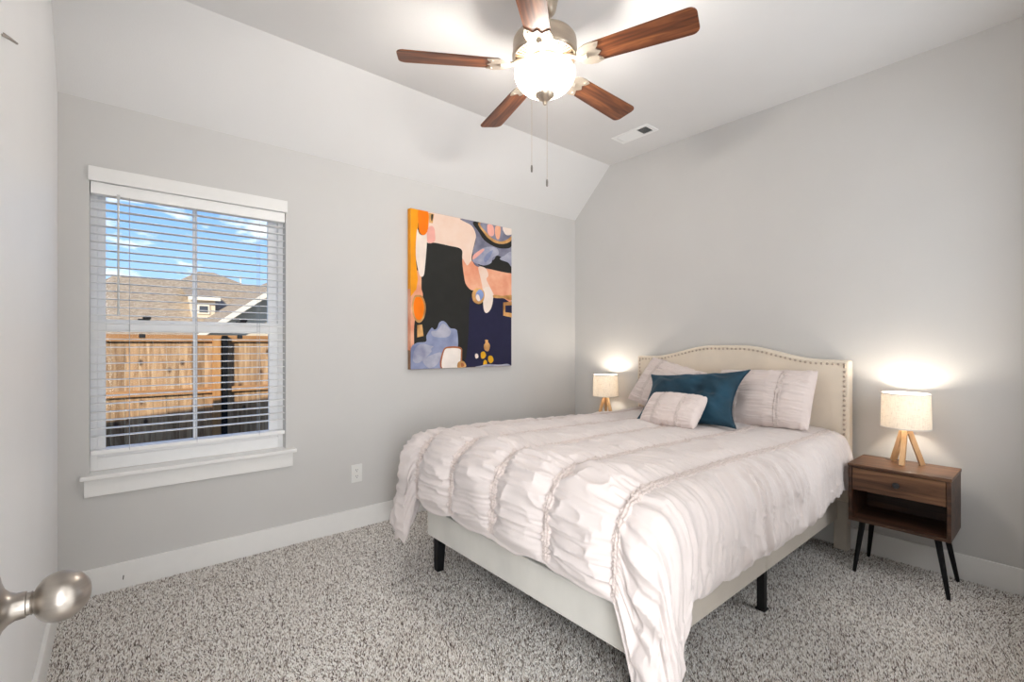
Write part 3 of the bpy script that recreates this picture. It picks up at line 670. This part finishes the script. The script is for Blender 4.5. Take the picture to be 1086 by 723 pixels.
def table_lamp(cx, cy, z0, label, rz=0.0):
    root = tag(empty('table_lamp', (cx, cy, z0), rz), label, 'lamp', 'tripod table lamps')
    zb, zt, R0, R1 = .198, .380, .108, .104
    sh = MB().lathe([(R0, zb), (R1, zt), (R1-.0022, zt), (R0-.0022, zb), (R0, zb)], n=56, cap=False).build('lamp_shade', SHADE, root, smooth=True)
    sh['label'] = 'drum shade of pale woven linen'
    for z_, r_ in ((zb, R0), (zt, R1)):
        MB().lathe([(r_+.0012, z_-.003), (r_+.0012, z_+.003), (r_-.003, z_+.003), (r_-.003, z_-.003), (r_+.0012, z_-.003)], n=56, cap=False).build('shade_rim', GREYR, sh, smooth=True)
    fm = MB()
    for k in range(3):
        a = k*2*PI/3; fm.tube([(0, 0, zt-.03), (R1*math.cos(a), R1*math.sin(a), zt-.006)], .0012, 6)
    fm.build('shade_spider', BLACKM, sh)
    for k, a in enumerate((PI*.985, PI*.985+2*PI/3, PI*.985+4*PI/3)):
        c, s_ = math.cos(a), math.sin(a)
        MB().bar((.072*c, .072*s_, .002), (.012*c, .012*s_, .192), .0115, .0115, ref=(-s_, c, 0)).build('leg', PINE, root, bevel=.0015)['label'] = 'square pale wooden leg'
    MB().lathe([(.015, .165), (.015, .200), (.010, .203)], n=20).build('leg_hub', PINE, root, smooth=True)
    MB().lathe([(.013, .200), (.013, .280), (.009, .284)], n=20).build('socket', BLACKP, root, smooth=True)
    MB().lathe([(.009, .282), (.014, .292), (.024, .312), (.027, .330), (.022, .348), (.010, .358), (.0005, .360)], n=24).build('bulb', BULB, root, smooth='all')
    pts = [(.010, .015, .06), (.030, .030, .012), (.035, .065, .005), (.025, .085, .005), (.055, .10, .004)]
    MB().tube(pts, .0022, 8).build('cord', mat('cord_brown', (.20, .18, .17), .6), root, smooth='all')
    l = light('lamp_bulb_light', 'POINT', (0, 0, .338), BED_POWER, (1, .90, .77), .03); l.parent = root
    return root
table_lamp(3.268, .577, .592, 'lit tripod table lamp on the nightstand right of the bed')
table_lamp(3.262, 2.61, .592, 'lit tripod table lamp on the far side of the bed near the room corner', rz=-.4)

# ------------------------------------------------------------------ painting
PW, PH, PX, PZ, PY = .951, 1.163, 1.621, 1.056, 3.060
art = tag(empty('canvas_painting', (PX+PW/2, YW, PZ)), 'large abstract painting in orange, cream, black and navy on the window wall', 'painting')
def paint(n, c, v=.08, c2=None): return mat('paint_'+n, c, .62, spec=.2, var=v, vscale=9, bump=.12, bscale=40, var2=c2)
PM = [paint('charcoal', (.022, .022, .020)), paint('navy', (.018, .018, .050)), paint('amber', (.86, .33, .012)), paint('orange', (.90, .20, .006)), paint('cream', (.80, .58, .46), .1, (.84, .66, .56)),
      paint('blush', (.82, .40, .34), .1), paint('salmon', (.72, .27, .16), .1, (.85, .46, .30)), paint('ivory', (.82, .70, .62)), paint('slate', (.13, .13, .19), .1, (.30, .30, .38)),
      paint('lilac', (.24, .25, .36), .1, (.50, .50, .58)), paint('gold', (.32, .14, .04), .1, (.80, .46, .18)), paint('periwinkle', (.17, .20, .34), .1, (.32, .36, .52)), paint('white', (.85, .78, .72)), paint('yellow', (.75, .40, .02)), paint('rust', (.38, .13, .05)), paint('sky', (.22, .30, .55), .2)]
NM = {m_.name[6:]: i for i, m_ in enumerate(PM)}
cb = MB().box((PX, PY, PZ), (PX+PW, YW-.004, PZ+PH))
c_ = cb.build('canvas', paint('edge', (.30, .17, .10), .3), None, bevel=.003, origin=Vector(art.location)); c_.parent = art; c_.location = (0, 0, 0)
SH = [('charcoal', [(0,0),(1,0),(1,1),(0,1)], 0),
 ('navy', [(.55,.47),(.62,.43),(.69,.435),(.798,.50),(1,.52),(1,0),(.49,0),(.51,.064),(.535,.233)], 1),
 ('salmon', [(.053,.62),(.09,.59),(.093,.508),(.103,.45),(.035,.297),(.028,.149),(0,.12),(0,.60)], 1),
 ('amber', [(0,1),(.072,1),(.063,.888),(.047,.813),(.047,.666),(.063,.565),(.05,.50),(0,.45)], 0),
 ('cream', [(.149,1),(.46,1),(.554,.985),(.608,.911),(.596,.853),(.577,.795),(.566,.73),(.62,.66),(.62,.60),(.50,.66),(.472,.729),(.461,.794),(.336,.805),(.207,.809),(.144,.802),(.10,.85),(.12,.95)], 1),
 ('slate', [(.466,1),(1,1),(1,.66),(.712,.69),(.601,.701),(.577,.779),(.601,.854),(.608,.911),(.566,.965)], 1),
 ('salmon', [(.472,.729),(.52,.69),(.566,.725),(.614,.694),(.737,.685),(1,.67),(1,.475),(.91,.487),(.798,.487),(.691,.531),(.567,.525),(.51,.56),(.489,.612)], 1),
 ('cream', [(.635,.69),(.712,.686),(.74,.64),(.72,.611),(.757,.561),(.80,.50),(.76,.47),(.69,.49),(.675,.56),(.655,.62)], 1),
 ('ivory', [(.70,.55),(.757,.555),(.792,.493),(.771,.412),(.723,.375),(.691,.40),(.683,.495)], 1),
 ('charcoal', [(.63,.715),(.789,.751),(.84,.789),(.973,.751),(1,.72),(1,.675),(.712,.69)], 1),
 ('lilac', [(.59,.764),(.65,.81),(.712,.834),(.78,.845),(.84,.835),(.85,.797),(.789,.77),(.77,.73),(.70,.706),(.638,.709),(.577,.723)], 1),
 ('blush', [(.572,.739),(.59,.772),(.675,.818),(.694,.812),(.638,.769),(.59,.74)], 1),
 ('periwinkle', [(.69,.75),(.74,.80),(.79,.82),(.75,.76),(.71,.73)], 1),
 ('lilac', [(.866,.766),(.919,.797),(1,.831),(1,.728),(.959,.75)], 1),
 ('charcoal', [(.596,1),(.64,.93),(.70,.88),(.80,.85),(.90,.845),(1,.875),(1,1)], 1),
 ('gold', [(.645,1),(.70,.925),(.76,.892),(.83,.875),(.92,.882),(1,.92),(1,1)], 1),
 ('slate', [(.665,1),(.725,.934),(.814,.897),(.905,.899),(1,.95),(1,1)], 1),
 ('ivory', [(.90,1),(.93,.95),(1,.96),(1,1)], 1),
 ('blush', [(.731,.995),(.789,.995),(.801,.935),(.762,.917),(.731,.942)], 1),
 ('salmon', [(.82,.995),(.873,.995),(.862,.917),(.834,.905),(.812,.944)], 1),
 ('orange', [(.067,1),(.149,1),(.152,.899),(.135,.862),(.108,.845),(.078,.858),(.067,.90)], 1),
 ('ivory', [(.053,.872),(.075,.85),(.108,.843),(.136,.853),(.139,.794),(.128,.689),(.114,.598),(.088,.582),(.067,.61),(.043,.717)], 1),
 ('blush', [(.155,.90),(.185,.913),(.205,.90),(.212,.87),(.209,.817),(.15,.802),(.139,.854)], 1),
 ('gold', [(.155,.993),(.205,.993),(.191,.931),(.16,.93)], 0),
 ('charcoal', [(.178,.985),(.196,.985),(.186,.945),(.178,.95)], 1),
 ('gold', [(.06,.465),(.103,.456),(.13,.394),(.114,.322),(.07,.29),(.028,.32),(.009,.389),(.028,.452)], 1),
 ('orange', [(.06,.453),(.095,.444),(.115,.394),(.103,.33),(.068,.307),(.036,.33),(.023,.39),(.036,.441)], 1),
 ('gold', [(.055,.276),(.098,.281),(.11,.208),(.055,.199)], 0),
 ('periwinkle', [(0,.126),(.049,.164),(.13,.173),(.136,.212),(.18,.261),(.205,.25),(.23,.261),(.25,.295),(.28,.308),(.311,.298),(.352,.263),(.40,.257),(.422,.235),(.425,.136),(.37,.12),(.33,0),(0,0)], 1),
 ('lilac', [(.039,.133),(.10,.158),(.158,.149),(.20,.138),(.158,.09),(.07,.039),(.018,.056)], 1),
 ('lilac', [(.18,.24),(.23,.245),(.28,.29),(.32,.275),(.36,.24),(.33,.205),(.25,.20),(.19,.21)], 1),
 ('periwinkle', [(.18,.13),(.253,.156),(.30,.145),(.27,.11),(.20,.10)], 1),
 ('lilac', [(.103,.054),(.19,.09),(.268,.10),(.235,.03),(.158,.005)], 1),
 ('rust', [(.285,.118),(.352,.142),(.452,.135),(.468,.098),(.44,0),(.265,0)], 1),
 ('white', [(.296,.112),(.352,.130),(.442,.125),(.454,.098),(.428,0),(.279,0)], 1),
 ('gold', [(.425,.032),(.455,.044),(.486,.039),(.507,.013),(.492,0),(.425,0)], 1),
 ('rust', [(.455,.03),(.478,.028),(.485,.01),(.46,.005)], 1),
 ('gold', [(.638,.544),(.683,.531),(.697,.496),(.677,.451),(.632,.434),(.58,.451),(.567,.498),(.593,.533)], 1),
 ('sky', [(.645,.535),(.678,.521),(.687,.496),(.665,.466),(.632,.452),(.606,.474),(.608,.509)], 1),
 ('ivory', [(.618,.50),(.64,.49),(.65,.46),(.625,.456),(.606,.478)], 1),
 ('gold', [(.798,.505),(.90,.505),(1,.515),(1,.478),(.91,.487),(.80,.486)], 1),
 ('gold', [(.902,.457),(1,.467),(1,.352),(.902,.362)], 0), ('navy', [(.926,.436),(1,.441),(1,.383),(.926,.388)], 0),
 ('gold', [(.703,.186),(.731,.186),(.735,.170),(.755,.148),(.737,.108),(.697,.117),(.689,.148),(.705,.168)], 1),
 ('yellow', [(.657,.095),(.68,.106),(.70,.10),(.711,.078),(.691,.057),(.661,.061)], 1),
 ('yellow', [(.737,.069),(.76,.076),(.782,.068),(.792,.041),(.764,.022),(.737,.038)], 1),
 ('yellow', [(.688,.040),(.707,.046),(.721,.034),(.717,.008),(.683,.009)], 1),
 ('ivory', [(.597,.086),(.613,.092),(.628,.083),(.63,.066),(.613,.058),(.60,.064)], 1),
 ('lilac', [(.612,0),(.66,.008),(.72,.016),(.854,.010),(.94,.014),(.975,.006),(.96,0)], 1)]
def smooth_poly(p, n=6):
    out = []
    for i in range(len(p)):
        p0, p1, p2, p3 = (np.array(p[(i+j) % len(p)], float) for j in (-1, 0, 1, 2))
        edge = any(abs(p1[k]-p2[k]) < 1e-6 and p1[k] in (0., 1.) for k in (0, 1))
        for j in range(n):
            t = j/n
            q = p1+(p2-p1)*t if edge else .5*((2*p1)+(-p0+p2)*t+(2*p0-5*p1+4*p2-p3)*t*t+(-p0+3*p1-3*p2+p3)*t**3)
            out.append(tuple(np.clip(q, 0, 1)))
    return out
pb = MB()
for i, (cn, pts, sm) in enumerate(SH):
    pp = smooth_poly(pts) if sm else pts
    pb.add([(PX+.002+a*(PW-.004), PY-.0004-.00012*i, PZ+.002+b*(PH-.004)) for a, b in pp], [list(range(len(pp)))], NM[cn])
ps = pb.build('painted_surface', PM, None, origin=Vector(art.location)); ps.parent = art; ps.location = (0, 0, 0)
eb = MB().box((PX-.0006, PY+.0005, PZ+.50*PH), (PX+.0004, YW-.006, PZ+PH-.002), 0).box((PX-.0006, PY+.0005, PZ+.12*PH), (PX+.0004, YW-.006, PZ+.50*PH), 1)
es = eb.build('painted_edge', [MATS['paint_amber'], MATS['paint_salmon']], None, origin=Vector(art.location)); es.parent = art; es.location = (0, 0, 0)

# ------------------------------------------------------------------ power outlet, cable stub, wall hook
ot = tag(empty('power_outlet', (1.243, YW, .371)), 'white double power outlet on the window wall beside the bed', 'outlet')
MB().box((-.038, -.006, -.060), (.038, 0, .060)).build('face_plate', PLATE, ot, bevel=.003)
for z_ in (.021, -.021):
    r_ = MB().prism([(.0165*math.cos(a)*(1 if abs(math.cos(a)) < .9 else .97), z_+.0145*math.sin(a)) for a in np.linspace(0, 2*PI, 25)[:-1]], 1, -.0075, -.006).build('receptacle', PLATE, ot)
    MB().box((-.0075, -.0079, z_-.001), (-.0050, -.0075, z_+.008)).box((.0045, -.0079, z_), (.0068, -.0075, z_+.0075)).lathe([(.0026, 0), (.0026, .0004)], (0, -.0075, z_-.008), 10, Matrix.Rotation(PI/2, 4, 'X')).build('slots', BLACKP, r_)
cs = MB().tube([(.03, YW-.016, .052), (.03, YW-.024, .056), (.032, YW-.027, .075)], .0022, 8).build('cable_stub', mat('cable_grey', (.06, .06, .06), .6), smooth='all', origin=(.03, YW-.016, .052))
tag(cs, 'tiny dark wire stub sticking out of the baseboard below the window', 'wire')
hk = MB().tube([(XL, 1.66, 1.985), (XL+.012, 1.675, 1.987), (XL+.022, 1.695, 1.990), (XL+.020, 1.706, 1.995), (XL+.010, 1.695, 1.998), (XL, 1.68, 1.998)], .003, 8).build('wire_hook', NICKEL, smooth='all', origin=(XL, 1.66, 1.985))
tag(hk, 'small grey wire hook high on the wall at the left edge', 'hook')

# ------------------------------------------------------------------ ceiling register
vt = tag(empty('ceiling_vent', (3.045, 2.158, HC)), 'white rectangular air vent in the ceiling above the bed', 'vent')
MB().box((-.078, -.162, -.006), (-.048, .162, 0)).box((.048, -.162, -.006), (.078, .162, 0)).box((-.048, -.162, -.006), (.048, -.132, 0)).box((-.048, .132, -.006), (.048, .162, 0)).build('frame', mat('register_white', (.90, .90, .89), .4), vt, bevel=.002)
MB().box((-.048, -.132, -.0008), (.048, .132, -.0002)).build('duct_opening', mat('duct_dark', (.03, .03, .03), .8), vt)
lv = MB()
for k in range(18):
    y = -.045+k*.0098; lv.box((-.048, -.0052, -.0006), (.048, .0052, .0006), 0, Matrix.Translation((0, y, -.0040)) @ Matrix.Rotation(math.radians(-16), 4, 'X'))
lv.build('louver_bank', mat('register_white', (.9, .9, .9)), vt)
l2 = MB()
for k in range(7): l2.box((-.048, -.004, -.0005), (.048, .004, .0005), 0, Matrix.Translation((0, -.125+k*.0112, -.0045)) @ Matrix.Rotation(math.radians(62), 4, 'X'))
l2.build('louver_bank', mat('louver_grey', (.35, .35, .34), .5), vt)

# ------------------------------------------------------------------ ceiling fan
FX, FY = 1.5076, 1.5567
fan = tag(empty('ceiling_fan', (FX, FY, HC)), 'five-blade ceiling fan with dark wood blades and a lit glass bowl', 'ceiling fan')
def fz(z): return z-HC
BLADE = wood('blade_wood', (.065, .017, .006), (.30, .105, .035), (1.6, 16, 16), .38, 2.0, mid=(.16, .048, .016))
MB().lathe([(.064, fz(HC)), (.064, fz(2.835)), (.058, fz(2.80)), (.050, fz(2.765)), (.034, fz(2.748)), (.017, fz(2.742))], n=40).build('canopy', FNICKEL, fan, smooth=True)
MB().lathe([(.013, fz(2.79)), (.013, fz(2.66))], n=24).build('downrod', FNICKEL, fan, smooth=True)
MB().lathe([(.020, fz(2.715)), (.032, fz(2.69)), (.045, fz(2.668)), (.105, fz(2.655)), (.136, fz(2.640)), (.144, fz(2.628)), (.146, fz(2.612)), (.146, fz(2.572)), (.149, fz(2.568)), (.149, fz(2.556)), (.144, fz(2.552)), (.142, fz(2.546)), (.080, fz(2.542))], n=64).build('motor_housing', FNICKEL, fan, smooth=True)
vr = MB()
for k in range(44):
    a = 2*PI*k/44; vr.box((.086, -.0026, fz(2.5385)), (.136, .0026, fz(2.545)), 0, Matrix.Rotation(a, 4, 'Z'))
vr.build('vent_ribs', mat('rib_dark', (.20, .15, .10), .4, .8), fan)
MB().lathe([(.078, fz(2.545)), (.078, fz(2.530)), (.060, fz(2.524)), (.052, fz(2.515)), (.046, fz(2.502)), (.044, fz(2.478)), (.030, fz(2.474)), (.010, fz(2.470)), (.010, fz(2.388))], n=48).build('light_fitter', FNICKEL, fan, smooth=True)
BOWLM = glow_cloth('frosted_glass', (.90, .86, .80), 0.010, .44, weave=False, emit=.22, ecol=(1, .80, .56))
bp = [(.132*math.cos(PI/2*i/16)**.80 if i < 16 else .002, fz(2.494)-.112*math.sin(PI/2*i/16)) for i in range(17)]
bp = [(.134, fz(2.500)), (.1365, fz(2.492))]+[(.1385*math.sqrt(max(1-(i/16)**2.3, 0))+.0008, fz(2.490)-.110*i/16) for i in range(1, 17)]
gb = MB().lathe(bp, n=64, cap=False).build('glass_bowl', BOWLM, fan, smooth='all'); gb['label'] = 'frosted glass light bowl'
MB().lathe([(.0005, fz(2.394)), (.040, fz(2.391)), (.044, fz(2.384)), (.042, fz(2.376)), (.030, fz(2.366)), (.016, fz(2.358)), (.009, fz(2.352)), (.010, fz(2.346)), (.007, fz(2.338)), (.0005, fz(2.333))], n=32).build('finial', FNICKEL, fan, smooth=True)
for k in range(3):
    a = .6+k*2*PI/3; MB().lathe([(.012, fz(2.488)), (.013, fz(2.475)), (.026, fz(2.452)), (.027, fz(2.440)), (.018, fz(2.424)), (.0005, fz(2.418))], (.062*math.cos(a), .062*math.sin(a), 0), 16).build('bulb', BULB, fan, smooth='all')
    l = light('fan_bulb_light', 'POINT', (.062*math.cos(a), .062*math.sin(a), fz(2.445)), FAN_POWER/3, (1, .94, .87), .03); l.parent = fan
def blade(ang):
    zb = 2.512; pitch = math.radians(-11)
    M = Matrix.Rotation(ang, 4, 'Z') @ Matrix.Translation((0, 0, fz(zb))) @ Matrix.Rotation(pitch, 4, 'X')
    r0, r1, w0, w1 = .205, .662, .054, .067
    out = []
    def arc(cx, cy, r, a0, a1, n=7):
        return [(cx+r*math.cos(a0+(a1-a0)*i/n), cy+r*math.sin(a0+(a1-a0)*i/n)) for i in range(n+1)]
    rc = .032
    out += arc(r1-rc, -w1+rc, rc, -PI/2, 0)+arc(r1-rc, w1-rc, rc, 0, PI/2)+arc(r0+.02, w0-.02, .02, PI/2, PI)+arc(r0+.02, -w0+.02, .02, PI, 1.5*PI)
    b = MB(); b.prism(out, 2, -.003, .003); b.v = [tuple(M @ Vector(p)) for p in b.v]
    bo = b.build('blade', BLADE, None, bevel=.0012)
    # give the grain the blade's own axis
    Mi = Matrix.Rotation(-ang, 4, 'Z'); bo.data.transform(Mi); bo.rotation_euler = (0, 0, ang); bo.parent = fan
    # bracket: forked iron under the blade root plus an arm to the motor
    k_ = MB(); tip = [(.160, -.013), (.166, -.030), (.182, -.046), (.206, -.057), (.236, -.061), (.268, -.052), (.260, -.034), (.247, -.019), (.266, 0), (.247, .019), (.260, .034), (.268, .052), (.236, .061), (.206, .057), (.182, .046), (.166, .030), (.160, .013)]
    k_.prism(tip, 2, -.0075, -.0032)
    for yy in (-.040, .040): k_.lathe([(.006, -.010), (.006, -.0032)], (.245, yy, 0), 10)
    P2 = Matrix.Rotation(pitch, 4, 'X')
    k_.v = [tuple(Matrix.Translation((0, 0, fz(zb))) @ P2 @ Vector(p)) for p in k_.v]
    k_.tube([(.085, 0, fz(2.536)), (.120, 0, fz(2.530)), (.150, 0, fz(2.514)), (.175, 0, fz(zb)-.008), (.205, 0, fz(zb)-.006)], [.012, .011, .010, .011, .014], 12)
    ko = k_.build('blade_bracket', mat('bracket_nickel', (.62, .55, .46), .42, .85), None, smooth=True); ko.parent = bo
    return bo
for k in range(5): blade(math.radians(147.2-72*k))
for (dx, dy, zt, zl) in ((-.045*.765-.02, .045*.644, 2.492, 2.052), (-.005, -.02, 2.372, 1.985)):
    pc = MB(); z_ = zt
    ch = MB().tube([(dx, dy, fz(zt)), (dx, dy, fz(zl))], .0009, 6)
    n_ = int((zt-zl)/.012)
    for i in range(n_): ch.lathe([(.0003, -.0016), (.0015, 0), (.0003, .0016)], (dx, dy, fz(zl+i*.012)), 6, cap=False)
    co = ch.build('pull_chain', FNICKEL, fan)
    MB().lathe([(.0008, .018), (.004, .014), (.0052, .004), (.0048, -.012), (.0035, -.016), (.0005, -.0165)], (dx, dy, fz(zl-.012)), 12).build('chain_fob', mat('fob_grey', (.22, .20, .18), .4, .5), co, smooth='all')
